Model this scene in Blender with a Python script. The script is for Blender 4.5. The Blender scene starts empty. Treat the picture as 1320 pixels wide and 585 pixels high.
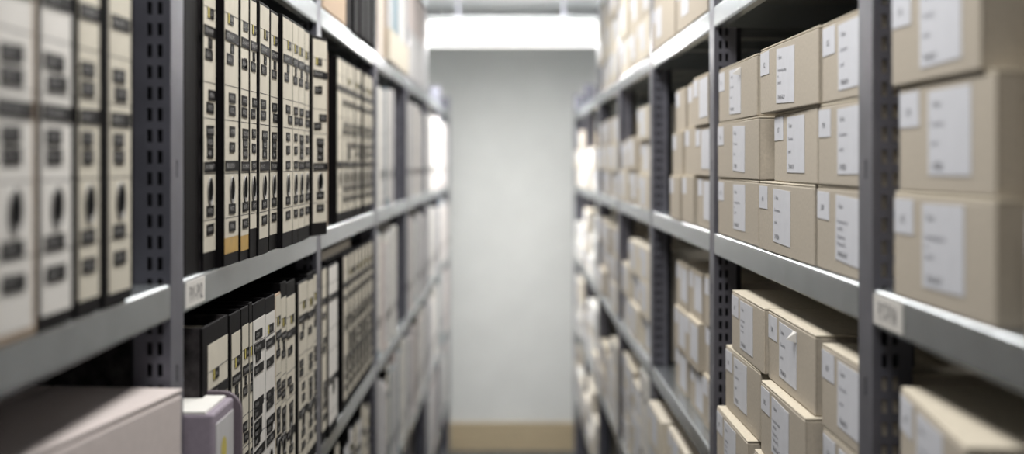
import bpy, bmesh, math, random
from mathutils import Matrix, Vector

random.seed(7)
scene = bpy.context.scene
COL = scene.collection
H = 1.60            # eye height above the floor (m)

# ------------------------------------------------------------------ camera
cam_data = bpy.data.cameras.new('camera')
cam = bpy.data.objects.new('camera', cam_data)
COL.objects.link(cam)
cam.location = (0, 0, H)
cam.rotation_euler = (math.radians(90), 0, 0)
cam_data.sensor_width = 36
cam_data.lens = 50
cam_data.shift_x = 0.0011
cam_data.shift_y = -0.0633
cam_data.clip_start = 0.05
cam_data.dof.use_dof = True
cam_data.dof.focus_distance = 1.80
cam_data.dof.aperture_fstop = 2.9
scene.camera = cam

# ------------------------------------------------------------------ world, view
world = bpy.data.worlds.new('World')
scene.world = world
world.use_nodes = True
world.node_tree.nodes['Background'].inputs[0].default_value = (0.75, 0.85, 1.0, 1)
world.node_tree.nodes['Background'].inputs[1].default_value = 0.05
scene.view_settings.view_transform = 'Standard'
scene.view_settings.look = 'None'
scene.view_settings.exposure = 0.16
scene.view_settings.gamma = 1.0
scene.view_settings.use_curve_mapping = False
scene.cycles.use_denoising = True
scene.cycles.max_bounces = 10
scene.cycles.diffuse_bounces = 2
LAMP_WATTS = 13.0
END_WATTS = 33.0
UP_FILL_SHARE = 0.9
LAMP_COLOR = (1.0, 0.99, 0.97)


# ------------------------------------------------------------------ materials
def srgb(r, g, b):
    f = lambda c: (c / 255 / 12.92) if c / 255 <= 0.04045 else ((c / 255 + 0.055) / 1.055) ** 2.4
    return (f(r), f(g), f(b), 1)


def mat(name, col, rough=0.6, metal=0.0, noise=0.0, scale=60, vary=0.0, bump=0.0, stretch=None, spec=0.5, emit=0.0):
    m = bpy.data.materials.new(name)
    m.use_nodes = True
    nt = m.node_tree
    b = nt.nodes['Principled BSDF']
    b.inputs['Roughness'].default_value = rough
    b.inputs['Metallic'].default_value = metal
    b.inputs['Specular IOR Level'].default_value = spec
    b.inputs['Base Color'].default_value = col
    if emit:
        b.inputs['Emission Color'].default_value = col
        b.inputs['Emission Strength'].default_value = emit
    if noise or vary or bump:
        tc = nt.nodes.new('ShaderNodeTexCoord')
        mp = nt.nodes.new('ShaderNodeMapping')
        nt.links.new(tc.outputs['Object'], mp.inputs['Vector'])
        if stretch:
            mp.inputs['Scale'].default_value = stretch
        nz = nt.nodes.new('ShaderNodeTexNoise')
        nz.inputs['Scale'].default_value = scale
        nz.inputs['Detail'].default_value = 4
        nt.links.new(mp.outputs['Vector'], nz.inputs['Vector'])
        mr = nt.nodes.new('ShaderNodeMapRange')
        mr.inputs['From Min'].default_value = 0.3
        mr.inputs['From Max'].default_value = 0.7
        mr.inputs['To Min'].default_value = 1 - noise
        mr.inputs['To Max'].default_value = 1 + noise
        nt.links.new(nz.outputs['Fac'], mr.inputs['Value'])
        val = mr.outputs['Result']
        if vary:
            oi = nt.nodes.new('ShaderNodeObjectInfo')
            m2 = nt.nodes.new('ShaderNodeMapRange')
            m2.inputs['To Min'].default_value = 1 - vary
            m2.inputs['To Max'].default_value = 1 + vary
            nt.links.new(oi.outputs['Random'], m2.inputs['Value'])
            mu = nt.nodes.new('ShaderNodeMath')
            mu.operation = 'MULTIPLY'
            nt.links.new(val, mu.inputs[0])
            nt.links.new(m2.outputs['Result'], mu.inputs[1])
            val = mu.outputs[0]
        hs = nt.nodes.new('ShaderNodeHueSaturation')
        hs.inputs['Color'].default_value = col
        nt.links.new(val, hs.inputs['Value'])
        nt.links.new(hs.outputs['Color'], b.inputs['Base Color'])
        if bump:
            bp = nt.nodes.new('ShaderNodeBump')
            bp.inputs['Strength'].default_value = bump
            bp.inputs['Distance'].default_value = 0.001
            nt.links.new(nz.outputs['Fac'], bp.inputs['Height'])
            nt.links.new(bp.outputs['Normal'], b.inputs['Normal'])
    return m


M = dict(
    steel=mat('galvanised_steel', srgb(172, 177, 180), 0.27, 0.8, 0.10, 25, 0.04, 0.04),
    post=mat('grey_post_steel', srgb(118, 118, 128), 0.38, 0.6, 0.12, 30, 0.03, 0.05),
    slot_backing=mat('slot_shade_backing', srgb(64, 63, 68), 0.9, 0, 0.1, 30, spec=0.1),  # darker post colour, stands for the shade seen through the slots
    card=mat('brown_card', srgb(194, 184, 169), 0.85, 0, 0.07, 260, 0.05, 0.25, spec=0.2),
    card_pale=mat('pale_card', srgb(222, 213, 197), 0.8, 0, 0.05, 200, 0.05, 0.2, spec=0.2),
    card_edge=mat('card_edge', srgb(216, 206, 187), 0.85, 0, 0.08, 200, 0.04, 0.2, spec=0.2),
    card_white=mat('white_card', srgb(232, 230, 224), 0.75, 0, 0.03, 120, 0.03, 0.1, spec=0.2),
    carton=mat('pinkish_carton', srgb(214, 203, 199), 0.8, 0, 0.04, 90, 0, 0.15, spec=0.2),
    black=mat('black_board', srgb(14, 12, 14), 0.6, 0, 0.25, 120, 0.15, 0.15, spec=0.10),
    marble=mat('marbled_board', srgb(44, 41, 42), 0.65, 0, 0.95, 55, 0.1, 0.1, spec=0.15),
    paper=mat('paper_block', srgb(196, 190, 178), 0.9, 0, 0.12, 300, 0.06, 0.1, stretch=(8, 1, 0.3), spec=0.1),
    label=mat('cream_label', srgb(214, 207, 191), 0.7, 0, 0.05, 40, 0.05, 0.05, spec=0.25),
    label_white=mat('white_label', srgb(228, 224, 218), 0.7, 0, 0.04, 40, 0.03, 0.05, spec=0.25),
    label_grey=mat('grey_label', srgb(204, 202, 202), 0.7, 0, 0.05, 40, 0.07, 0.05, spec=0.25),
    sticker=mat('box_sticker', srgb(222, 223, 229), 0.7, 0, 0.02, 60, 0.02, 0.03, spec=0.25),
    tape=mat('black_tape', srgb(10, 9, 12), 0.5, 0, 0.1, 80, 0, 0.05, spec=0.12),
    letter=mat('white_letters', srgb(176, 174, 172), 0.7, spec=0.2, noise=0.05),
    ink=mat('dark_ink', srgb(52, 52, 60), 0.8, spec=0.1, noise=0.05),
    ink_pale=mat('grey_ink', srgb(112, 112, 122), 0.8, spec=0.1, noise=0.05),
    yellow=mat('yellow_patch', srgb(206, 190, 96), 0.6, noise=0.05),
    amber=mat('amber_tape', srgb(190, 154, 84), 0.5, noise=0.12, scale=50),
    chrome=mat('nickel_ring', srgb(150, 148, 146), 0.5, 0.8, noise=0.05),
    hole=mat('hole_shade_black', srgb(10, 9, 10), 0.9, spec=0.05, noise=0.05),
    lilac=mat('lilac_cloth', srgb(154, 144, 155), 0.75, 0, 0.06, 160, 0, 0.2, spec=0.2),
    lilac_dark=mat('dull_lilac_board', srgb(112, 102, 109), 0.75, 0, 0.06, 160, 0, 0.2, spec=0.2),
    bluegrey=mat('bluegrey_board', srgb(140, 156, 164), 0.7, 0, 0.06, 60, 0.05, 0.1, spec=0.2),
    tan=mat('tan_board', srgb(190, 168, 146), 0.8, 0, 0.05, 90, 0.05, 0.1, spec=0.2),
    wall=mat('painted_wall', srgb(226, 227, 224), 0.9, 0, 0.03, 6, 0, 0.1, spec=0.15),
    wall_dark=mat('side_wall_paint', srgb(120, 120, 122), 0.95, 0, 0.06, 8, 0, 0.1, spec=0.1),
    ceiling=mat('ceiling_paint', srgb(236, 239, 240), 0.95, 0, 0.03, 5, 0, 0.05, spec=0.1),
    floor=mat('grey_floor', srgb(96, 98, 98), 0.5, 0, 0.06, 14, 0, 0.05, spec=0.3),
    wood=mat('tan_wood', srgb(188, 172, 143), 0.6, 0, 0.10, 14, 0, 0.1, stretch=(0.6, 6, 6), spec=0.3),
    housing=mat('lamp_housing', srgb(225, 226, 226), 0.5, noise=0.02),
    lamp=mat('lamp_diffuser', (1.0, 0.99, 0.97, 1), 0.5, emit=1.05),
)


# ------------------------------------------------------------------ mesh helpers
class MB:
    """collects quads with a material slot each and builds one mesh"""
    def __init__(self):
        self.v, self.f, self.mi, self.mats = [], [], [], []

    def slot(self, m):
        if m not in self.mats:
            self.mats.append(m)
        return self.mats.index(m)

    def box(self, a, b, m, bevel=0.0):
        (x0, y0, z0), (x1, y1, z1) = a, b
        s = self.slot(m)
        if bevel:
            bm = bmesh.new()
            bmesh.ops.create_cube(bm, size=1)
            for v in bm.verts:
                v.co = ((x0 + x1) / 2 + v.co.x * (x1 - x0), (y0 + y1) / 2 + v.co.y * (y1 - y0), (z0 + z1) / 2 + v.co.z * (z1 - z0))
            bmesh.ops.bevel(bm, geom=bm.edges[:], offset=bevel, segments=2, profile=0.5, affect='EDGES')
            self.add_bm(bm, s)
            return
        o = len(self.v)
        self.v += [(x, y, z) for z in (z0, z1) for y in (y0, y1) for x in (x0, x1)]
        for q in ((0, 2, 3, 1), (4, 5, 7, 6), (0, 1, 5, 4), (2, 6, 7, 3), (0, 4, 6, 2), (1, 3, 7, 5)):
            self.f.append([o + i for i in q])
            self.mi.append(s)

    def add_bm(self, bm, s):
        o = len(self.v)
        bm.verts.index_update()
        self.v += [tuple(v.co) for v in bm.verts]
        for f in bm.faces:
            self.f.append([o + v.index for v in f.verts])
            self.mi.append(s)
        bm.free()

    def raw(self, verts, faces, m):
        s = self.slot(m)
        o = len(self.v)
        self.v += [tuple(v) for v in verts]
        for f in faces:
            self.f.append([o + i for i in f])
            self.mi.append(s)

    def prism(self, poly, y0, y1, m):
        """poly in x,z ; extruded along y"""
        n = len(poly)
        vs = [(x, y0, z) for x, z in poly] + [(x, y1, z) for x, z in poly]
        fs = [list(range(n)), list(range(2 * n - 1, n - 1, -1))]
        fs += [[(i + 1) % n, i, n + i, n + (i + 1) % n] for i in range(n)]
        self.raw(vs, fs, m)

    def text(self, txt, size, x, z, y, m, align='LEFT', sx=1.0):
        vs, fs, w = glyphs(txt)
        k = size
        ox = x if align == 'LEFT' else x - w * k * sx / 2
        self.raw([(ox + vx * k * sx, y, z + vz * k) for vx, vz in vs], fs, m)

    def mesh(self, name):
        me = bpy.data.meshes.new(name)
        me.from_pydata(self.v, [], self.f)
        for m in self.mats:
            me.materials.append(M[m])
        me.polygons.foreach_set('material_index', self.mi)
        me.update()
        return me


_gl = {}


def glyphs(txt):
    if txt not in _gl:
        cu = bpy.data.curves.new('lettering', 'FONT')
        cu.body = txt
        cu.size = 1.0
        cu.resolution_u = 1
        cu.fill_mode = 'FRONT'
        ob = bpy.data.objects.new('lettering', cu)
        COL.objects.link(ob)
        dg = bpy.context.evaluated_depsgraph_get()
        me = ob.evaluated_get(dg).to_mesh()
        vs = [(v.co.x, v.co.y - 0.34) for v in me.vertices]
        fs = [list(p.vertices) for p in me.polygons]
        w = max([v[0] for v in vs] + [0])
        ob.evaluated_get(dg).to_mesh_clear()
        bpy.data.objects.remove(ob)
        bpy.data.curves.remove(cu)
        _gl[txt] = (vs, fs, w)
    return _gl[txt]


_mc = {}


def cached(key, fn):
    if key not in _mc:
        _mc[key] = fn()
    return _mc[key]


def ob(name, me, parent=None, loc=(0, 0, 0), rot=(0, 0, 0)):
    o = bpy.data.objects.new(name, me)
    COL.objects.link(o)
    if parent:
        o.parent = parent
    o.location = loc
    o.rotation_euler = rot
    return o


def tag(o, label, cat, group=None):
    o['label'] = label
    o['category'] = cat
    if group:
        o['group'] = group
    return o


def struct(name, mb):
    o = ob(name, mb.mesh(name))
    o['kind'] = 'structure'
    return o


# ------------------------------------------------------------------ room
WX, WY0, WY1, CZ = 0.80, -1.6, 7.90, 2.40
b = MB(); b.box((-WX - .1, WY0 - .1, -.1), (WX + .1, WY1 + .1, 0), 'floor'); struct('floor', b)
b = MB(); b.box((-WX - .1, WY0 - .1, CZ), (WX + .1, WY1 + .1, CZ + .1), 'ceiling'); struct('ceiling', b)
b = MB(); b.box((-WX - .1, WY1, 0), (WX + .1, WY1 + .1, CZ), 'wall'); struct('wall_back', b)
b = MB(); b.box((-WX - .1, WY0 - .1, 0), (WX + .1, WY0, CZ), 'wall'); struct('wall_front', b)
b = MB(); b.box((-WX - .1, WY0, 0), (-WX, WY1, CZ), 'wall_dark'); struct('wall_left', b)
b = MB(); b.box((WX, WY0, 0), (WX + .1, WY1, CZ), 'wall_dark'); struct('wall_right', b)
b = MB(); b.box((-WX, WY1 - .022, 0), (WX, WY1, .158), 'wood', .004); struct('baseboard_back', b)


# ------------------------------------------------------------------ ceiling lamps
def ceiling_lamp(y, label, half_x, half_y, drop, height, watts, shape):
    """fluorescent fitting: steel back, white diffuser tray and (for the hung one) two rods"""
    t = ob('ceiling_lamp', None, loc=(0, y, CZ))
    tag(t, label, 'lamp', 'ceiling lamps over the aisle')
    m = MB()
    m.box((-half_x, -half_y, -drop - .014), (half_x, half_y, -drop), 'housing', .003)
    ob('housing', m.mesh('housing'), t)
    if drop > .02:
        for sx in (-.6, .6):
            m = MB()
            m.box((half_x * sx - .0015, -.0015, -drop), (half_x * sx + .0015, .0015, 0), 'post')
            ob('hanging_wire', m.mesh('hanging_wire'), t)
    m = MB()
    hx, hy = half_x - .004, half_y - .004
    z0, z1 = -drop - .0145, -drop - height
    prof = [(-hy, z0), (-hy, z1 + .018), (-hy + .018, z1), (hy - .018, z1), (hy, z1 + .018), (hy, z0)]
    vs = [(-hx, py, pz) for py, pz in prof] + [(hx, py, pz) for py, pz in prof]
    n = len(prof)
    fs = [list(range(n)), list(range(2 * n - 1, n - 1, -1))] + [[(i + 1) % n, i, n + i, n + (i + 1) % n] for i in range(n)]
    m.raw(vs, fs, 'lamp')
    ob('diffuser', m.mesh('diffuser'), t)
    ld = bpy.data.lights.new('tube_or_fill_light', 'AREA')
    ld.shape = 'RECTANGLE'
    ld.size = hx * 1.9
    ld.size_y = hy * 1.9
    ld.energy = watts
    ld.color = LAMP_COLOR
    lo = bpy.data.objects.new('tube_or_fill_light', ld)
    COL.objects.link(lo)
    lo.parent = t
    lo.location = (0, 0, z1 - .004)
    if shape == 0:      # added upward fill that brightens the ceiling above the hung fitting
        lu = ld.copy()
        lu.energy = watts * UP_FILL_SHARE
        lo = bpy.data.objects.new('tube_or_fill_light', lu)
        COL.objects.link(lo)
        lo.parent = t
        lo.location = (0, 0, -drop + .006)
        lo.rotation_euler = (math.pi, 0, 0)
    return t


ceiling_lamp(6.32, 'white lamp hung across the aisle before the end wall', .392, .085, .165, .118, END_WATTS, 0)
for y, lb, wt in ((4.05, 'white ceiling lamp along the aisle, next before the hung one', .60),
                  (2.72, 'white ceiling lamp along the aisle above the third rack bays', .68),
                  (1.27, 'white ceiling lamp along the aisle above the second rack bays', .72),
                  (-0.5, 'added fill lamp, unseen, just behind the viewer', .28)):  # last one is added out of view as fill for the nearest bays
    ceiling_lamp(y, lb, .13, .60, 0, .085, LAMP_WATTS * wt, 1)

# ------------------------------------------------------------------ racks
XF = 0.327          # rack front, measured from the aisle's middle
RD = 0.40           # rack depth
LIP = 0.035
FL = 0.052          # post flange width
WEB = 0.036
LEV = {-1: [.600, .233, -.152, -.523, -.890, -1.26, -1.55], 1: [.580, .216, -.149, -.507, -.865, -1.22, -1.55]}
POSTS = {-1: [.39 + 1.03 * k for k in range(8)], 1: [.332 + 1.005 * k for k in range(8)]}
UP, MID, LOW, LOW2, LOW3 = 1, 2, 3, 4, 5
LEVNAME = {UP: 'upper', MID: 'middle', LOW: 'lower', LOW2: 'second lowest', LOW3: 'lowest'}


def perforated(zlen, cols, width, pitch, sh, z0=0.02):
    """plate cells in (u, z); cols = [(u0, u1)] of slot columns; returns quads lists for front/back with hole walls"""
    us = sorted(set([0, width] + [u for c in cols for u in c]))
    zs = [0]
    z = z0
    while z + sh < zlen - 0.01:
        zs += [z, z + sh]
        z += pitch
    zs.append(zlen)
    nu, nz = len(us) - 1, len(zs) - 1
    solid = lambda i, j: 0 <= i < nu and 0 <= j < nz and not (j % 2 == 1 and any(abs(us[i] - c[0]) < 1e-6 for c in cols))
    return us, zs, nu, nz, solid


def plate(mb, org, du, dn, zlen, cols, width, pitch, sh, m, th=.002, z0=.02):
    """perforated plate from org along unit du, thickness along dn"""
    us, zs, nu, nz, solid = perforated(zlen, cols, width, pitch, sh, z0)
    P = lambda u, z, n: (org[0] + du[0] * u + dn[0] * n, org[1] + du[1] * u + dn[1] * n, org[2] + z)
    vs, fs = [], []

    def q(*p):
        o = len(vs)
        vs.extend(p)
        fs.append([o, o + 1, o + 2, o + 3])
    for i in range(nu):
        for j in range(nz):
            if not solid(i, j):
                continue
            a, c, lo, hi = us[i], us[i + 1], zs[j], zs[j + 1]
            q(P(a, lo, 0), P(c, lo, 0), P(c, hi, 0), P(a, hi, 0))
            q(P(a, lo, th), P(a, hi, th), P(c, hi, th), P(c, lo, th))
            for di, dj, e in ((-1, 0, (a, lo, a, hi)), (1, 0, (c, lo, c, hi)), (0, -1, (a, lo, c, lo)), (0, 1, (a, hi, c, hi))):
                if not solid(i + di, j + dj):
                    q(P(e[0], e[1], 0), P(e[2], e[3], 0), P(e[2], e[3], th), P(e[0], e[1], th))
    mb.raw(vs, fs, m)


def post_mesh(s, zlen):
    """L post: origin at the front far edge on the floor; flange runs towards the camera, web into the rack"""
    m = MB()
    plate(m, (0, -FL, 0), (0, 1), (s, 0), zlen, [(.022, .028)], FL, .20, .017, 'post', z0=.185)
    plate(m, (s * .002, -FL, 0), (s, 0), (0, 1), zlen, [(.006, .011), (.016, .021)], WEB - .002, .0205, .0125, 'post')
    x0, x1 = sorted((s * .002, s * .052))
    m.box((x0, -.002, 0), (x1, 0, zlen), 'slot_backing')  # plate added behind the slots, its dark colour gives them shade
    return m.mesh('post')


def rear_post_mesh(s, zlen):
    m = MB()
    m.box((-.002, -FL, 0), (0, 0, zlen), 'post')
    m.box((-s * .036 if s > 0 else 0.002, -FL, 0), (-.002 if s > 0 else .036, -FL + .002, zlen), 'post')
    return m.mesh('post')


def rack(s, k0, k1, top, levels, label):
    t = ob('shelving_rack', None, loc=(0, POSTS[s][k0], 0))
    tag(t, label, 'shelving')
    by = POSTS[s][k0]
    for k in range(k0, k1 + 1):
        zl = H + top
        y = POSTS[s][k]
        if k == k0 and k0 > 0:
            continue
        ob('post', cached(('post', s, zl), lambda: post_mesh(s, zl)), t, (s * XF, y - by, 0))
        ob('post', cached(('rpost', s, zl), lambda: rear_post_mesh(s, zl)), t, (s * (XF + RD) + (.002 if s < 0 else 0), y - by, 0))
    for k in range(k0, k1):
        ya, yb = POSTS[s][k] + .0015, POSTS[s][k + 1] - FL - .0015
        L = yb - ya

        def tray():
            m = MB()
            xo, xi = s * .004, s * (RD - .006)
            xa, xb = min(xo, xi), max(xo, xi)
            m.box((xa, 0, -.0015), (xb, L, 0), 'steel')
            xr = s * (RD - .006)
            m.box((min(xr, xr - s * .0015), 0, -LIP), (max(xr, xr - s * .0015), L, -.0015), 'steel')
            for y0 in (0, L - .0015):
                m.box((xa + .002, y0, -LIP), (xb - .002, y0 + .0015, -.0015), 'steel')
            for q in (.35, .65):   # stiffening channel below the tray
                m.box((xa + .01, L * q, -.018), (xb - .01, L * q + .03, -.0015), 'steel')
            return m.mesh('shelf')

        def lip():
            m = MB()
            # rolled front edge: profile in (x, z), run along y
            pr = [(.0045, -.0002), (.002, -.0006), (.0006, -.002), (0, -.0045), (0, -.0315), (.0006, -.0335), (.002, -.0348), (.014, -.035), (.014, -.0336), (.003, -.0334), (.0018, -.032), (.0018, -.005), (.0045, -.0018)]
            poly = [(s * x, z) for x, z in pr]
            m.prism(poly, 0, L, 'steel')
            return m.mesh('shelf_lip')
        for lv in levels:
            e = LEV[s][lv] + LIP
            sh = ob('shelf', cached(('tray', s, round(L, 4)), tray), t, (s * XF, ya - by, H + e))
            lp = ob('shelf_lip', cached(('lip', s, round(L, 4)), lip), sh)
            if s == -1 and k == 1 and lv == MID:
                ob('location_card', loc_card('P01-P02'), sh, (.0001, .006, -.0300), (0, 0, math.pi / 2))
            if s == 1 and k == 0 and lv == MID:
                ob('location_card', loc_card('P17-P18'), sh, (-.0001, L - .006 - .092, -.0300), (0, 0, -math.pi / 2))
    return t


def loc_card(txt):
    m = MB()
    sx = 1 if txt == 'P01-P02' else -1
    x0, x1 = (0, .088) if sx > 0 else (-.092, 0)
    m.box((x0, -.0012, 0), (x1, 0, .026), 'label_white')
    m.text(txt, .0235, (x0 + x1) / 2, .0125, -.0014, 'ink', 'C', .78)
    return m.mesh('location_card')


rack(-1, 0, 5, .63, range(0, 7), 'grey perforated steel rack holding the rows of binders')
rack(-1, 5, 7, .345, range(1, 7), 'lower grey steel rack at the end wall beyond the binder rack')
rack(1, 0, 5, .61, range(0, 7), 'grey perforated steel rack holding the stacked cardboard boxes')
rack(1, 5, 7, .345, range(1, 7), 'lower grey steel rack at the end wall beyond the box rack')

# ------------------------------------------------------------------ binders
BH, BD = .318, .285


def top_of(s, lv):
    return LEV[s][lv] + LIP


def cover_mesh(w, h, mt, side_mt):
    m = MB()
    t = .003
    m.box((-w / 2, 0, 0), (w / 2, t, h), mt, .0012)
    for sx in (-1, 1):
        x0, x1 = (-w / 2, -w / 2 + t) if sx < 0 else (w / 2 - t, w / 2)
        m.box((x0, t, 0), (x1, BD, h), side_mt)
    return m.mesh('cover')


def block_mesh(w, h):
    m = MB()
    m.box((-w / 2 + .0035, .018, .006), (w / 2 - .0035, BD - .02, h - .012), 'paper')
    return m.mesh('paper_block')


def label_mesh(lw, z0, z1, mt, lines):
    m = MB()
    m.box((-lw / 2, -.0006, z0), (lw / 2, -.00005, z1), mt)
    for z in lines:
        if z0 < z < z1:
            m.box((-lw / 2, -.0008, z), (lw / 2, -.0006, z + .0007), 'ink')
    return m.mesh('spine_label')


def ring_mesh():
    m = MB()
    n, R, r = 20, .0150, .0008
    vs, fs = [], []
    for i in range(n):
        a = 2 * math.pi * i / n
        for j in range(6):
            c = 2 * math.pi * j / 6
            rr = R + r * math.cos(c)
            vs.append((rr * math.cos(a) * .82, -.0010 - r * math.sin(c) * .8, rr * math.sin(a)))
    for i in range(n):
        for j in range(6):
            fs.append([i * 6 + j, i * 6 + (j + 1) % 6, ((i + 1) % n) * 6 + (j + 1) % 6, ((i + 1) % n) * 6 + j])
    m.raw(vs, fs, 'chrome')
    m.raw([(R * .82 * math.cos(2 * math.pi * i / n), -.0010, R * math.sin(2 * math.pi * i / n)) for i in range(n)], [list(range(n))], 'hole')  # flat disc, black in place of the shaded depth of the hole
    # pale arc drawn in as the glint low in the eyelet
    arc = [(-.55 + 1.1 * i / 8) - math.pi / 2 for i in range(9)]
    vs = [(R * .80 * math.cos(a), -.0013, R * .97 * math.sin(a)) for a in arc] + [(R * .62 * math.cos(a), -.0012, R * .70 * math.sin(a)) for a in arc]
    m.raw(vs, [[i, i + 1, 9 + i + 1, 9 + i] for i in range(8)], 'chrome')
    return m.mesh('finger_ring')


def strip_mesh(txt, w, yellow=False, h=.0115):
    m = MB()
    m.box((-w / 2, -.0007, -h / 2), (w / 2, 0, h / 2), 'tape')
    x = -w / 2 + .002
    if yellow:
        m.box((-w / 2, -.00075, -h / 2), (-w / 2 + .0065, -.0005, h / 2), 'yellow')
        x += .0065
    vs, fs, tw = glyphs(txt)
    size = .0074
    sx = min(1.0, (w / 2 - .001 - x) / (tw * size))
    m.text(txt, size, x, 0, -.0009, 'letter', 'LEFT', sx)
    return m.mesh('label_strip')


WORDS = ['STRONOMY', 'ASTRONOMY', 'HISTORY', 'ECONOMY', 'GEOLOGY']
YEARS = ['1970/71', '1970/72', '1968/69', '1971/72', '1969/70', '1970/03']
ENDS = ['DOCUMENTS', 'REGULATION', 'STORY AND', 'POLICY', 'MINUTES']


def template(i, lw):
    """strips of one spine: (height on the spine, text, width, yellow, x offset)"""
    r = random.Random(i * 31 + 5)
    f = lw - .001
    n = min(.030, lw * .58)
    mid = min(.036, lw * .7)
    out = [(.279, r.choice(['2.13', '1970', '3.04', '1968']), n, r.random() < .75, (f - n) * .2 * r.choice((-1, .5, 1))),
           (.259, r.choice(WORDS), f, False, 0),
           (.246 if r.random() < .6 else .235, r.choice(['10', '9', '-2-', 'A']), n * .6, False, 0),
           (.2335, r.choice(['FILE 10', 'FILE 9', 'FILE 7', 'FILE 12']), mid, False, -(f - mid) * .3),
           (.190, r.choice(YEARS), mid, False, (f - mid) * r.choice((-.4, 0, .4))),
           (.176, r.choice(YEARS), mid, False, (f - mid) * r.choice((-.4, 0, .4)))]
    if r.random() < .5:
        out += [(.151, r.choice(ENDS), mid, False, 0), (.139, 'RULES', n, False, 0), (.127, 'AND', n, False, 0), (.112, r.choice(ENDS), f, False, 0)]
    else:
        out += [(.152, r.choice(ENDS), n, False, 0), (.134, r.choice(['STUDY', 'COPY', 'STORY']), n, False, 0), (.113, r.choice(ENDS), f if r.random() < .6 else mid, False, 0)]
    out += [(.064, r.choice(YEARS), mid, False, 0), (.044, r.choice(YEARS), mid, False, 0)]
    return out


ORD = ['first', 'second', 'third', 'fourth', 'fifth', 'sixth', 'seventh', 'eighth', 'ninth', 'tenth', 'eleventh', 'twelfth', 'thirteenth', 'fourteenth', 'fifteenth', 'sixteenth', 'seventeenth', 'eighteenth']
nb = [0]


def binder(s, y0, y1, e, X=XF, h=BH, lab=None, label_mt='label', ztop=.004, z0=.021, strips='auto', ring=True, cover='black', side='black',
           text='', group='binders on the binder rack', lean=0.0, amber=False, far=False, twist=0.0):
    """one lever arch file; y0..y1 the spine along the aisle, lab = (ya, yb) of its paper label"""
    nb[0] += 1
    w = round((y1 - y0) / .0025) * .0025
    yc = (y0 + y1) / 2
    t = ob('ring_binder', None, loc=(s * X, yc, H + e), rot=(0, lean, -s * math.pi / 2 + twist))
    t.rotation_mode = 'ZYX'
    t.rotation_euler = (0, lean, -s * math.pi / 2 + twist)
    tag(t, text, 'binder', group)
    ob('cover', cached(('cover', w, h, cover, side), lambda: cover_mesh(w, h, cover, side)), t)
    ob('paper_block', cached(('block', w, h), lambda: block_mesh(w, h)), t)
    if lab is None:
        return t
    lw = max(.012, round((lab[1] - lab[0]) / .0025) * .0025)
    lx = ((lab[0] + lab[1]) / 2 - yc) * (-s)
    zl = round((h - ztop) / .001) * .001
    d = zl - .314          # the whole printed layout hangs from the label's top
    lines = [.284 + d, .203 + d, .164 + d, .104 + d, .054 + d]
    lo = ob('spine_label', cached(('label', lw, z0, zl, label_mt, round(d, 3)), lambda: label_mesh(lw, z0, zl, label_mt, lines)), t, (lx, 0, 0))
    if ring and lw > .03:
        ob('finger_ring', cached('ring', ring_mesh), lo, (0, -.0006, .085))
    if strips == 'auto':
        strips = [(z + d * (1 if z > .1 else 0), tx, wd, ye, xo) for z, tx, wd, ye, xo in template(nb[0], lw)]
        if far:
            strips = [st for st in strips if st[2] > lw * .55]
    for z, tx, wd, ye, xo in strips or []:
        wd = max(.008, min(lw - .001, round(wd / .002) * .002))
        if z < z0 + .01 or z > zl - .01:
            continue
        o = ob('label_strip', cached(('strip', tx, wd, ye), lambda: strip_mesh(tx, wd, ye)), lo, (xo, -.0009, z))
        o.rotation_euler = (0, random.uniform(-.02, .02), 0)
    if amber:
        m = MB()
        m.box((-lw / 2, -.0005, z0 - .018), (lw / 2, -.00005, z0 - .0002), 'amber')
        ob('amber_tape', m.mesh('amber_tape'), t, (lx, 0, 0))['label'] = 'amber tape patch below the spine label'
    return t


def ypx(x, X=XF):
    """distance along the aisle of a point seen at column x on the plane X"""
    return 1833 * X / abs(x - 658.6)


def binder_row(s, e, spans, desc, where, group, **kw):
    """spans: (xa, xb, options) of the labels as seen; the spine reaches a little past its label"""
    last = kw.pop('start')
    for i, (xa, xb, op) in enumerate(spans):
        op = dict(kw, **op)
        X = op.get('X', XF)
        ya, yb = ypx(xa, X), ypx(xb, X)
        pad0, pad1 = op.pop('pad', (.004, .004))
        y0, y1 = max(last + .0012, ya - pad0), yb + pad1
        ya = max(ya, y0 + .001)
        if i + 1 < len(spans):
            nx = ypx(spans[i + 1][0], spans[i + 1][2].get('X', XF))
            y1 = min(y1, nx - .0018)
            yb = min(yb, y1 - .0008)
        bare = op.pop('bare', False)
        d = op.pop('desc', desc)
        binder(s, y0, y1, e, text=op.pop('text', None) or f'{d}, {ORD[i]} from near post, {where}', group=group,
               lab=None if bare else (ya, yb), **op)
        # width is rounded, keep the next one clear of it
        last = (y0 + y1) / 2 + round((y1 - y0) / .0025) * .00125


# first bay, middle shelf
E = top_of(-1, MID)


def near_strips(f, k):
    n, mid = f * .52, f * .66
    return [(.268, 'HISTORY', mid, False, 0), (.232, WORDS[k % 5], f - .002, False, 0), (.188, YEARS[k % 6], mid, False, -f * .1), (.173, YEARS[(k + 1) % 6], mid, False, -f * .1 if k % 2 else 0),
            (.152, ENDS[k % 5], f - .001, False, 0), (.135, 'STUDY', n, False, -f * .12), (.121, 'COPY', n, False, -f * .1), (.060, YEARS[k % 6], mid, False, -f * .08), (.038, YEARS[(k + 2) % 6], mid, False, -f * .05)]


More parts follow.
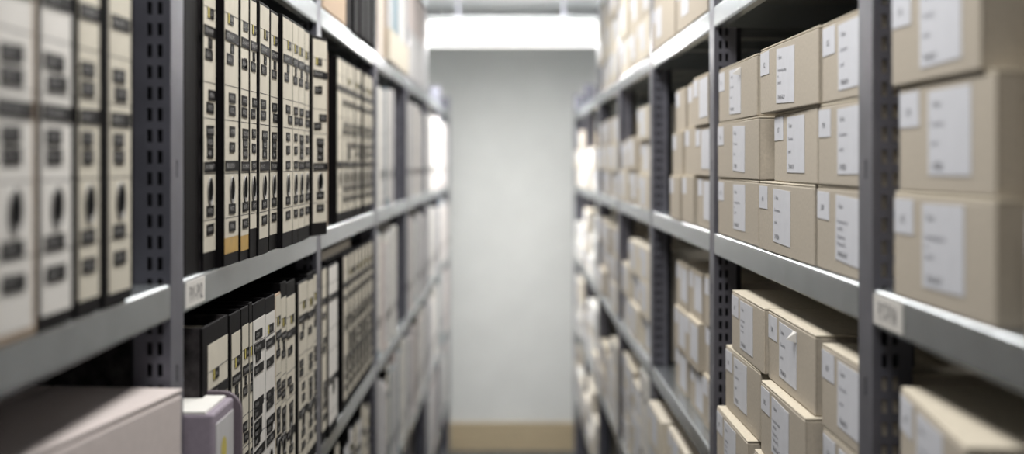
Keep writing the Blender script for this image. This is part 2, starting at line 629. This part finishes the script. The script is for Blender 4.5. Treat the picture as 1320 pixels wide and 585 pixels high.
binder_row(-1, E, [(-70, -12, dict(strips=near_strips(.06, 0))),
                   (-7, 41, dict(label_mt='label_white', pad=(.002, .008), cover='tan', side='tan', z0=.006, desc='beige-edged white-labelled binder', strips=near_strips(.068, 1))),
                   (52, 91, dict(label_mt='label_white', pad=(.006, .004), z0=.010, strips=near_strips(.066, 2))),
                   (101, 127, dict(z0=.012, strips=near_strips(.052, 3))), (140, 168, dict(pad=(.012, .004), z0=.010, strips=near_strips(.056, 4)))],
           'blurred white-labelled ring binder', 'middle shelf, first bay of binder rack', 'binders in the first bay', start=.70, label_mt='label', X=.325)

# second bay, middle shelf
binder_row(-1, E, [
    (240, 258, dict(bare=True, X=.332, side='marble', pad=(.006, .0), desc='unlabelled black binder')),
    (262, 277.2, dict(X=.328, pad=(.003, .006), side='marble', z0=.020)),
    (289.4, 306.7, dict(X=.319, pad=(.010, .003), amber=True, desc='black binder with amber-taped foot', z0=.032)),
    (310.5, 321.5, dict(X=.318, amber=True, z0=.030, desc='narrow binder with amber-taped foot')),
    (322.5, 330, dict(X=.316, z0=.036)),
    (334, 345.5, dict(X=.314, pad=(.006, .002), lean=.004)),
    (347.5, 360.3, dict(X=.317, pad=(.003, .006), lean=.006)),
    (364.5, 377, dict(X=.309, pad=(.010, .001))),
    (377.3, 383.8, dict(X=.3085, desc='mottled-foot ring binder')),
    (384.2, 391.8, dict(X=.3085)),
    (392.4, 398.2, dict(X=.311)),
], 'cream-labelled black binder', 'middle shelf, second bay of binder rack', 'binders on the middle shelf of the second bay', start=1.445)
binder(-1, 2.2725 - .04, 2.2725 + .04, E, X=.306, lab=(2.2725 - .033, 2.2725 + .037), ztop=.006, twist=-math.radians(10.5),
       text='cream-labelled black binder jutting out askew in front of the rack post', group='binders on the middle shelf of the second bay')

# second bay, lower shelf
E = top_of(-1, LOW)


def zs(y, Y, txts):
    return [((209 - py) * Y / 1833 - E, t, w, ye, xo) for py, t, w, ye, xo in txts]


S5 = zs(0, 1.865, [(427, '-STUDY', .05, False, -.008), (443.5, 'STRON/PHYS', .078, False, 0), (455, '-2-', .034, False, -.012), (471, 'FILE 10', .064, False, -.005),
                   (514, '1970/03', .064, False, -.006), (526, '1970/0', .056, False, -.01), (541, 'STORY', .05, False, -.012), (550, 'RULES', .05, False, -.012), (560, 'AND', .038, False, -.018), (577, 'REGULATION', .076, False, 0)])
S6 = zs(0, 1.948, [(421, '1970', .044, True, 0), (438.5, 'STRONOMY', .07, False, 0), (463, 'FILE 9', .056, False, -.004), (504, '1970/71', .056, False, -.005), (516, '1970/1', .056, False, -.005),
                   (538, 'STORY AND', .064, False, 0), (547, 'POLICY', .044, False, -.008), (561, 'DOCUMENTS', .064, False, 0)])
binder_row(-1, E, [
    (268, 293, dict(side='marble', pad=(.026, .003), h=.312, ztop=.022)),
    (298.5, 309.5, dict(pad=(.010, .002), h=.310, ztop=.024)),
    (312, 320, dict(h=.310, ztop=.022, pad=(.004, .002))),
    (321.5, 325, dict(h=.312, ztop=.026, pad=(.002, .001))),
    (326.2, 341.6, dict(h=.308, ztop=.022, strips=S5, label_mt='label_white', pad=(.002, .001), desc='broad white-labelled binder')),
    (342.2, 354, dict(h=.306, ztop=.022, strips=S6, label_mt='label_white', pad=(.001, .002))),
    (355.2, 361.6, dict(h=.304, ztop=.003, cover='tan', side='black', desc='narrow cream-spined binder')),
    (362, 368.6, dict(h=.316, ztop=.022)),
    (369.2, 380, dict(h=.312, ztop=.022, pad=(.001, .002))),
    (385, 395.6, dict(h=.302, ztop=.003, pad=(.012, .001))),
    (396.2, 403.6, dict(h=.308, ztop=.012, pad=(.001, .001))),
    (404.2, 407.6, dict(h=.308, ztop=.008, pad=(.001, .001))),
], 'black-topped ring binder', 'lower shelf, second bay of binder rack', 'binders on the lower shelf of the second bay', start=1.445)

# third bay, middle shelf
E = top_of(-1, MID)
b_ = binder(-1, 2.475, 2.575, E, X=.332, lab=None, cover='tan', side='tan', text='plain beige binder with bare spine, second bay side of the third binder bay')
b_['label'] = 'plain beige binder with bare spine just beyond the jutting-out binder'
binder_row(-1, E, [
    (435, 440.6, {}), (441.8, 446.2, {}), (447.6, 451.4, {}), (452.6, 456.4, {}), (458.6, 461.2, {}), (462.0, 465, {}), (469, 472, {}), (473.2, 476, {}), (477, 479.6, {}),
], 'blurred cream-labelled black binder', 'middle shelf, third bay of binder rack', 'binders on the middle shelf of the third bay', start=2.60, X=.328, far=True)

# third bay, lower shelf
E = top_of(-1, LOW)
binder_row(-1, E, [
    (414, 423.4, dict(X=.326)), (424, 434.6, dict(X=.322, label_mt='label_white')), (443, 448, dict(X=.327, pad=(.010, .003))), (449.8, 453.6, {}), (455.4, 458.6, {}), (460.2, 463.2, {}), (465, 467.6, {}), (469.2, 471.8, {}), (473.2, 475.6, {}), (477, 479.8, {}),
], 'cream-labelled black ring binder', 'lower shelf, third bay of binder rack', 'binders on the lower shelf of the third bay', start=2.452, h=.305, far=True)
# a black folder lying across their tops
t = ob('document_folder', None, loc=(-.335, 2.79, H + E + .3065), rot=(0, 0, math.pi / 2))
tag(t, 'black folder lying flat on top of the third bay lower-shelf binders', 'folder')
m = MB(); m.box((-.23, 0, 0), (.23, .24, .003), 'black'); m.box((-.23, 0, .022), (.23, .24, .025), 'black'); m.box((-.23, .237, .003), (.23, .24, .022), 'black'); ob('cover', m.mesh('cover'), t)
m = MB(); m.box((-.225, .006, .0035), (.225, .235, .0215), 'paper'); ob('paper_block', m.mesh('paper_block'), t)


def plain_row(bay, lv, e, ya, yb, desc, styles, X=(.326, .334), wr=(.05, .085), hr=(.29, .318), where=None, n0=0, h_cap=None):
    y, i = ya, n0
    while True:
        w = round(random.uniform(*wr) / .0025) * .0025
        if y + w > yb:
            break
        st = random.choice(styles)
        hh = round(random.uniform(*hr) / .004) * .004
        kw = dict(st)
        d = kw.pop('desc', desc)
        bare = kw.pop('bare', False)
        binder(-1, y, y + w, e, X=random.choice((X[0], (X[0] + X[1]) / 2, X[1])), h=hh, lab=None if bare else (y + .004, y + w - .004),
               text=f'{d}, {ORD[i]} from near post, {where}', group=f'binders in the {ORD[bay]} bay', far=True, **kw)
        y += w + random.choice((.001, .002, .004, .012))
        i += 1
    return i


PALE = [dict(cover='card_white', side='card_white', label_mt='label_white', strips=None, desc='pale white-spined binder'),
        dict(cover='label_grey', side='label_grey', label_mt='label_grey', strips=None, desc='pale grey binder'),
        dict(cover='carton', side='carton', label_mt='label_grey', strips=None, desc='pale pinkish-grey binder'),
        dict(cover='bluegrey', side='bluegrey', label_mt='label_white', strips=None, desc='blue-grey binder with white label'),
        dict(cover='card_white', side='card_white', bare=True, desc='plain white binder')]
DARK = [dict(desc='dark-edged cream-labelled binder')]
# third bay below
plain_row(2, LOW2, top_of(-1, LOW2), 2.46, 3.40, 'dark binder', [dict(desc='dark shaded binder'), dict(desc='dark shaded binder', label_mt='label_grey')], where='second-lowest shelf, third bay')
for bay in (3, 4, 5, 6):
    ya, yb = POSTS[-1][bay] + .012, POSTS[-1][bay + 1] - FL - .008
    for lv in (MID, LOW, LOW2, LOW3):
        ye = 4.07 if bay == 3 and lv != LOW2 else yb
        if lv == LOW3 and bay < 5:
            continue
        st = PALE[:3] + PALE[:2] + PALE if lv in (MID, LOW) else PALE + DARK
        if bay >= 5:
            st = PALE[1:3] + PALE[:4]
        plain_row(bay, lv, top_of(-1, lv), ya, ye, '', st, where=f'{LEVNAME[lv]} shelf, {ORD[bay]} bay', hr=(.27, .318) if lv != MID else (.30, .318), wr=(.06, .10) if bay > 4 else (.055, .09))


# ------------------------------------------------------------------ boxes
def carton_mesh(w, d, h, mt, bev=.003):
    m = MB()
    m.box((-w / 2, 0, 0), (w / 2, d, h), mt, bev)
    return m.mesh('body')


def box_parts(w, d, h, mt, edge):
    def body():
        m = MB()
        m.box((-w / 2 + .0005, .0016, 0), (w / 2 - .0005, d, h - .0028), mt, .002)
        # corner seams: folded ends standing a little proud of the sides
        for sx in (-1, 1):
            a = sx * (w / 2 - .0004)
            m.box((min(a, a + sx * .0008), .010, .002), (max(a, a + sx * .0008), .034, h - .005), mt)
        return m.mesh('body')

    def front():
        m = MB()
        m.box((-w / 2, 0, .0006), (w / 2, .0030, h - .0030), mt, .0012)
        return m.mesh('front_panel')

    def lid():
        m = MB()
        m.box((-w / 2, .0004, h - .0026), (w / 2, d, h), edge, .0011)
        return m.mesh('lid')
    k = (w, d, h, mt)
    return cached(('bb',) + k, body), cached(('bf',) + k, front), cached(('bl',) + k, lid)


ARCH = [('1 doos', ['Verzamelingen Hege', 'en ..'], ['archief 3'], 'DH-ALGA.29'),
        ('1 doos', ['Documenten'], ['archief'], 'DUIZEN'),
        ('1 doos', ['Theosofisch'], ['archief'], 'TH-ARCH'),
        ('1 doos', ['Personeelsarchief', 'archief A'], ['Registers van', 'Financien H-Z'], 'NA-ALGA.07'),
        ('1 doos', ['Overzichten', 'en lijsten', 'van leden'], [], 'DH-ALGA.11')]


def big_label(v, text=True):
    a = ARCH[v]
    m = MB()
    m.box((0, -.0006, -.066), (.104, -.0001, 0), 'sticker')
    if text:
        m.text(a[0], .0082, .010, -.0105, -.0008, 'ink')
        z = -.026
        for ln in a[1]:
            m.text(ln, .0062, .009, z, -.0008, 'ink_pale'); z -= .0072
        z = min(z - .001, -.041)
        for ln in a[2]:
            m.text(ln, .0062, .009, z, -.0008, 'ink_pale'); z -= .0072
        m.text(a[3], .0082, .011, -.0588, -.0008, 'ink', 'LEFT', .9)
    return m.mesh('address_label')


def small_label(n, text=True):
    m = MB()
    m.box((0, -.0006, -.029), (.056, -.0001, 0), 'sticker')
    if text:
        m.text(n, .0095, .018, -.0165, -.0008, 'ink')
    return m.mesh('number_label')


NUMS = ['102', '118', '110', '119', '103', '117', '112', '108', '101', '115']
kbox = [0]


def abox(s, y0, y1, e, h, X=XF + .003, text='', d=.31, mt='card', edge='card_edge', big=.09, small=0.003, tl=.008, var=None, twist=0, far=False, group='cardboard archive boxes', labels=True, curl=False):
    kbox[0] += 1
    w = round((y1 - y0) / .005) * .005
    h = round(h, 4)
    t = ob('archive_box', None, loc=(s * X, (y0 + y1) / 2, H + e), rot=(0, 0, -s * math.pi / 2 + twist))
    tag(t, text, 'box', group)
    bb, bf, bl = box_parts(w, d, h, mt, edge)
    ob('body', bb, t); fp = ob('front_panel', bf, t); ob('lid', bl, t)
    if labels:
        v = (kbox[0] % 5) if var is None else var
        tx = not far
        if big + .104 < w + .02:
            o = ob('address_label', cached(('big', v if tx else 9), lambda: big_label(v, tx)), fp, (-w / 2 + min(big, w - .106), 0, h - tl), (0, random.uniform(-.02, .03), 0))
            if curl:
                m = MB()
                m.raw([(.104, -.0008, 0), (.104, -.0008, -.012), (.088, -.0008, 0), (.092, -.010, -.009)], [[0, 2, 3], [0, 3, 1], [2, 1, 3]], 'label_white')
                ob('curled_corner', m.mesh('curled_corner'), o)['label'] = 'white label corner curling off the box'
        n = NUMS[kbox[0] % 10]
        ob('number_label', cached(('small', n if tx else 'x'), lambda: small_label(n, tx)), fp, (-w / 2 + small, 0, h - tl + .002), (0, random.uniform(-.015, .015), 0))
    return t


# second bay, middle shelf: three stacks of three
E = top_of(1, MID)
G2 = 'archive boxes on the middle shelf of the second bay'
r1, r2, r3 = .0895, .0865, .0845
for (y0, y1, row, X, big, tw, who, v, cu) in (
        (1.905, 2.268, 0, .331, .155, 0, 'bottom of the stack beside the far post', 0, False), (1.900, 2.262, 1, .330, .150, .004, 'middle of the stack beside the far post', 1, False),
        (1.908, 2.255, 2, .330, .110, 0, 'top of the stack beside the far post', 2, True),
        (1.548, 1.878, 0, .329, .10, .006, 'bottom of the central stack', 1, False), (1.534, 1.790, 1, .331, .085, -.006, 'middle of the central stack', 2, False),
        (1.518, 1.848, 2, .326, .108, .010, 'top of the central stack', 0, False),
        (1.292, 1.540, 0, .332, .09, 0, 'bottom of the stack behind the near post', 3, False), (1.290, 1.530, 1, .331, .09, 0, 'middle of the stack behind the near post', 1, False),
        (1.290, 1.512, 2, .331, .075, 0, 'top of the stack behind the near post', 2, False)):
    ez = E + [0, r1, r1 + r2][row]
    abox(1, y0, y1, ez, [r1, r2, r3][row] - .0004, X, f'cardboard box, {who}, middle shelf, second box bay', big=big, twist=tw, var=v, curl=cu, group=G2)

# first bay, middle shelf
G1 = 'archive boxes on the middle shelf of the first bay'
for (y0, y1, row, X, big, who) in ((.962, 1.218, 0, .328, .085, 'bottom'), (.968, 1.208, 1, .330, .085, 'middle'), (.992, 1.220, 2, .327, .085, 'top')):
    abox(1, y0, y1, E + [0, .0895, .0895 + .0885][row], [.0895, .0885, .085][row] - .0004, X, f'large blurred cardboard box, {who} of the stack just before the near post', big=big, group=G1)
for (y0, y1, row, X, who) in ((.64, .903, 0, .328, 'bottom'), (.62, .88, 1, .330, 'middle'), (.62, .885, 2, .327, 'top')):
    abox(1, y0, y1, E + [0, .0895, .0895 + .0885][row], [.0895, .0885, .085][row] - .0004, X, f'cardboard box cut by the picture edge, {who} of the stack nearest the viewer', group=G1)

# second bay, lower shelf
E = top_of(1, LOW)
G3 = 'archive boxes on the lower shelf of the second bay'
za, zb, zc = .110, .092, .085
for (y0, y1, z, h, X, who, v, cu, tw) in (
        (1.850, 2.120, 0, za, .307, 'bottom of the far stack, lid lit', 4, False, 0), (1.835, 2.110, za, zb, .320, 'middle of the far stack, frayed corner', 1, False, .01),
        (1.805, 2.065, za + zb, zc, .321, 'top of the far stack', 4, False, 0),
        (1.515, 1.800, 0, za, .308, 'bottom of the central stack', 1, False, 0), (1.520, 1.785, za, zb - .003, .314, 'middle of the central stack', 3, False, 0),
        (1.526, 1.800, za + zb - .003, zc + .003, .326, 'top of the central stack', 2, True, 0),
        (1.290, 1.510, 0, .098, .332, 'bottom of the near stack', 0, False, 0), (1.290, 1.508, .098, .094, .331, 'middle of the near stack', 1, False, 0),
        (1.290, 1.513, .192, .088, .331, 'top of the near stack', 2, False, 0)):
    abox(1, y0, y1, E + z, h - .0004, X, f'shaded cardboard box, {who}, lower shelf, second box bay', var=v, curl=cu, twist=tw, group=G3, big=.075)
# first bay, lower shelf: one turned stack
for i, (h, who) in enumerate(((.096, 'bottom'), (.093, 'middle'), (.092, 'top'))):
    zz = [0, .096, .189][i]
    abox(1, .955, 1.215, E + zz, h - .0004, .331 - .012, f'blurred cardboard box turned askew, {who} of the stack under the location card', twist=-.105 if i == 2 else -.06,
         group='archive boxes on the lower shelf of the first bay', big=.08)


def stacks(bay, lv, cols, rows, rh, X, mts, where, skip=0.0, end=None):
    ya, yb = POSTS[1][bay] + .010, end or POSTS[1][bay + 1] - FL - .006
    gaps = .012
    w = (yb - ya - gaps * (cols - 1)) / cols
    for c in range(cols):
        mtc = random.choice(mts)
        z = top_of(1, lv)
        cw = w - random.choice((0, .01, .03))
        y0 = ya + c * (w + gaps)
        n = rows if random.random() > skip else max(1, rows - 1)
        for r in range(n):
            h = rh + random.choice((-.004, 0, .003))
            mt = mtc if random.random() < .7 else random.choice(mts)
            jx = random.choice((-.004, 0, .004, .01))
            jy = random.uniform(0, w - cw + .004)
            pos = ['bottom', 'second', 'third', 'fourth'][r] if n > 1 else 'single'
            kind = {'card': 'blurred cardboard box', 'card_pale': 'blurred cream box', 'card_white': 'blurred white box'}[mt]
            abox(1, y0 + jy, y0 + jy + cw - .004, z, h - .0004, X + jx, f'{kind}, {pos} in {ORD[c]} stack from near post, {where}', mt=mt,
                 edge='card_edge' if mt == 'card' else mt, far=True, group=f'boxes in the {ORD[bay]} box bay', big=.08)
            z += h


CP = ['card', 'card_pale']
stacks(2, MID, 3, 3, .087, .330, ['card'], 'middle shelf, third box bay', end=2.945)
stacks(2, LOW, 3, 3, .090, .347, ['card'], 'lower shelf, third box bay', end=3.04)
stacks(2, LOW2, 3, 3, .094, .318, ['card', 'card_pale'], 'second-lowest shelf, third box bay')
stacks(2, UP, 2, 3, .096, .330, ['card', 'card_pale'], 'upper shelf, third box bay')
stacks(1, UP, 3, 2, .092, .345, ['card'], 'upper shelf, second box bay')
for bay in (3, 4):
    stacks(bay, UP, 3, 3, .105, .330, ['card_pale', 'card_pale', 'card'], f'upper shelf, {ORD[bay]} box bay')
for bay in (3, 4, 5, 6):
    for lv in (MID, LOW, LOW2, LOW3):
        if (lv == LOW3 and bay < 5) or (bay == 3 and lv == LOW2):
            continue
        stacks(bay, lv, 3, 3, .088, .330, CP + (['card_white'] if bay > 4 else []), f'{LEVNAME[lv]} shelf, {ORD[bay]} box bay', skip=.35)
# white binders low in the fourth box bay
E = top_of(1, LOW2)
y = POSTS[1][3] + .03
for i in range(2):
    w = .10
    binder(1, y, y + w, E, X=.325, lab=(y + .004, y + w - .004), label_mt='label_white', cover='card_white', side='card_white', h=.316,
           strips=[(.255, '10', .036, False, 0), (.115, '19', .036, False, 0)], ring=False, text=f'white binder with two dark marks, {ORD[i]} from near post, fourth box bay', group='white binders low in the fourth box bay')
    y += w + .003
y += .015
for c in range(3):
    z = E
    for k in range(3):
        hh = random.choice((.086, .09, .082))
        abox(1, y, y + .21, z, hh - .0004, random.choice((.328, .335, .342)), f'blurred {"cream" if (c + k) % 3 else "cardboard"} box, {["bottom", "second", "third"][k]} in {ORD[c]} stack beyond the two white binders',
             mt='card_pale' if (c + k) % 3 else 'card', edge='card_pale' if (c + k) % 3 else 'card_edge', far=True, group='boxes beyond the white binders', big=.08)
        z += hh
    y += .222

# ------------------------------------------------------------------ upper shelf of the binder rack
E = top_of(-1, UP)
y = 1.47
for i in range(11):
    binder(-1, y, y + .075, E, X=.326 if i != 10 else .315, lab=None, text=f'black binder on the upper shelf, {ORD[i]} from near post, second bay of binder rack', group='black binders on the upper shelf')
    y += .0765 + (.003 if i % 2 else .001)


def carton(s, y0, y1, e, h, X, label, mt, d=.30, cat='box', twist=0.0, name='carton', tape='card_edge'):
    w = y1 - y0
    t = ob(name, None, loc=(s * X, (y0 + y1) / 2, H + e), rot=(0, 0, -s * math.pi / 2 + twist))
    tag(t, label, cat)
    ob('body', carton_mesh(w, d, h - .004, mt), t)
    m = MB()
    m.box((-w / 2, 0, h - .0038), (w / 2, d * .495, h - .0004), tape, .0012)
    ob('flap', m.mesh('flap'), t)
    m = MB()
    m.box((-w / 2, d * .505, h - .0038), (w / 2, d, h - .0004), tape, .0012)
    ob('flap', m.mesh('flap'), t)
    return t


carton(-1, 2.478, 2.812, E, .27, .326, 'plain beige carton on the upper shelf next to black binders', 'tan', tape='tan')
y = 2.830
for i, (w, gap, c, X) in enumerate(((.06, .004, 'black', .326), (.0275, .004, 'card_white', .33), (.09, .001, 'black', .322), (.09, .001, 'black', .318), (.08, .004, 'black', .316), (.085, .001, 'black', .322), (.085, .002, 'black', .318))):
    binder(-1, y, y + w, E, X=X, lab=None, cover=c, side=c, text=f'{"black" if c == "black" else "pale"} binder beyond the beige carton, {ORD[i]} along, upper shelf', group='binders beyond the beige carton')
    y += w + gap
y = 3.50
for i, c in enumerate(('tan', 'card_white', 'tan')):
    binder(-1, y, y + .072, E, X=.330, lab=None, cover=c, side=c, text=f'{"tan" if c == "tan" else "white"} binder before the flat cream box, {ORD[i]} along, upper shelf', group='binders before the cream box')
    y += .075
carton(-1, 3.745, 4.44, E, .088, .318, 'flat cream box lying under upright blue-grey binders, upper shelf', 'card_pale', tape='card_pale')
y = 3.80
for i, c in enumerate(('label_grey', 'bluegrey', 'bluegrey', 'bluegrey', 'label_grey', 'card_white', 'label_grey')):
    binder(-1, y, y + .085, E + .0882, X=.326, h=.27, lab=None, cover=c, side=c, text=f'{"blue-grey" if c == "bluegrey" else "white"} binder standing on the flat cream box, {ORD[i]} along', group='binders on the flat cream box')
    y += .087
y = 4.53
for i in range(3):
    carton(-1, y, y + .29, E, .16, .322, f'white carton on the upper shelf, {ORD[i]} along, fifth binder bay, lower of two', 'label_grey', tape='label_grey')
    carton(-1, y + .004, y + .286, E + .160, .15, .325, f'white carton on the upper shelf, {ORD[i]} along, fifth binder bay, upper of two', 'carton', tape='carton')
    y += .305

# ------------------------------------------------------------------ lower shelf, first binder bay: turned carton and lilac file box
E = top_of(-1, LOW)
top = -.2135
t = ob('carton', None, loc=(-.310, 1.343, H + E))
t.rotation_euler = (0, 0, math.pi / 2 - math.radians(7.4))
tag(t, 'large pinkish-white carton turned askew under the first bay binders', 'box')
hh = top - E
m = MB(); m.box((-.40, 0, 0), (0, .26, hh - .004), 'carton', .004); ob('body', m.mesh('body'), t)
m = MB(); m.box((-.40, -.0, hh - .0038), (0, .128, hh), 'carton', .0015); ob('flap', m.mesh('flap'), t)
m = MB(); m.box((-.40, .130, hh - .0038), (0, .26, hh), 'carton', .0015); ob('flap', m.mesh('flap'), t)

t = ob('file_box', None, loc=(-.298, 1.4235, H + E), rot=(0, 0, math.pi / 2))
tag(t, 'lilac file box with white top beside the pinkish carton, yellow dot on it', 'file box')
hb = -.2525 - E
m = MB(); m.box((0, 0, 0), (.106, .25, hb), 'lilac', .003); ob('body', m.mesh('body'), t)
m = MB(); m.box((.002, .008, hb), (.102, .246, hb + .0025), 'card_white'); ob('paper_top', m.mesh('paper_top'), t)
m = MB(); m.box((.012, -.0010, .02), (.100, -.0001, hb - .012), 'label_grey'); pl = ob('spine_label', m.mesh('spine_label'), t)
m = MB()
n = 18
m.raw([(.047 + .014 * math.cos(2 * math.pi * i / n), -.0014, hb - .044 + .013 * math.sin(2 * math.pi * i / n)) for i in range(n)], [list(range(n))], 'yellow')
ob('yellow_dot', m.mesh('yellow_dot'), pl)
# far cover board, taller than the box and rounded at its corner
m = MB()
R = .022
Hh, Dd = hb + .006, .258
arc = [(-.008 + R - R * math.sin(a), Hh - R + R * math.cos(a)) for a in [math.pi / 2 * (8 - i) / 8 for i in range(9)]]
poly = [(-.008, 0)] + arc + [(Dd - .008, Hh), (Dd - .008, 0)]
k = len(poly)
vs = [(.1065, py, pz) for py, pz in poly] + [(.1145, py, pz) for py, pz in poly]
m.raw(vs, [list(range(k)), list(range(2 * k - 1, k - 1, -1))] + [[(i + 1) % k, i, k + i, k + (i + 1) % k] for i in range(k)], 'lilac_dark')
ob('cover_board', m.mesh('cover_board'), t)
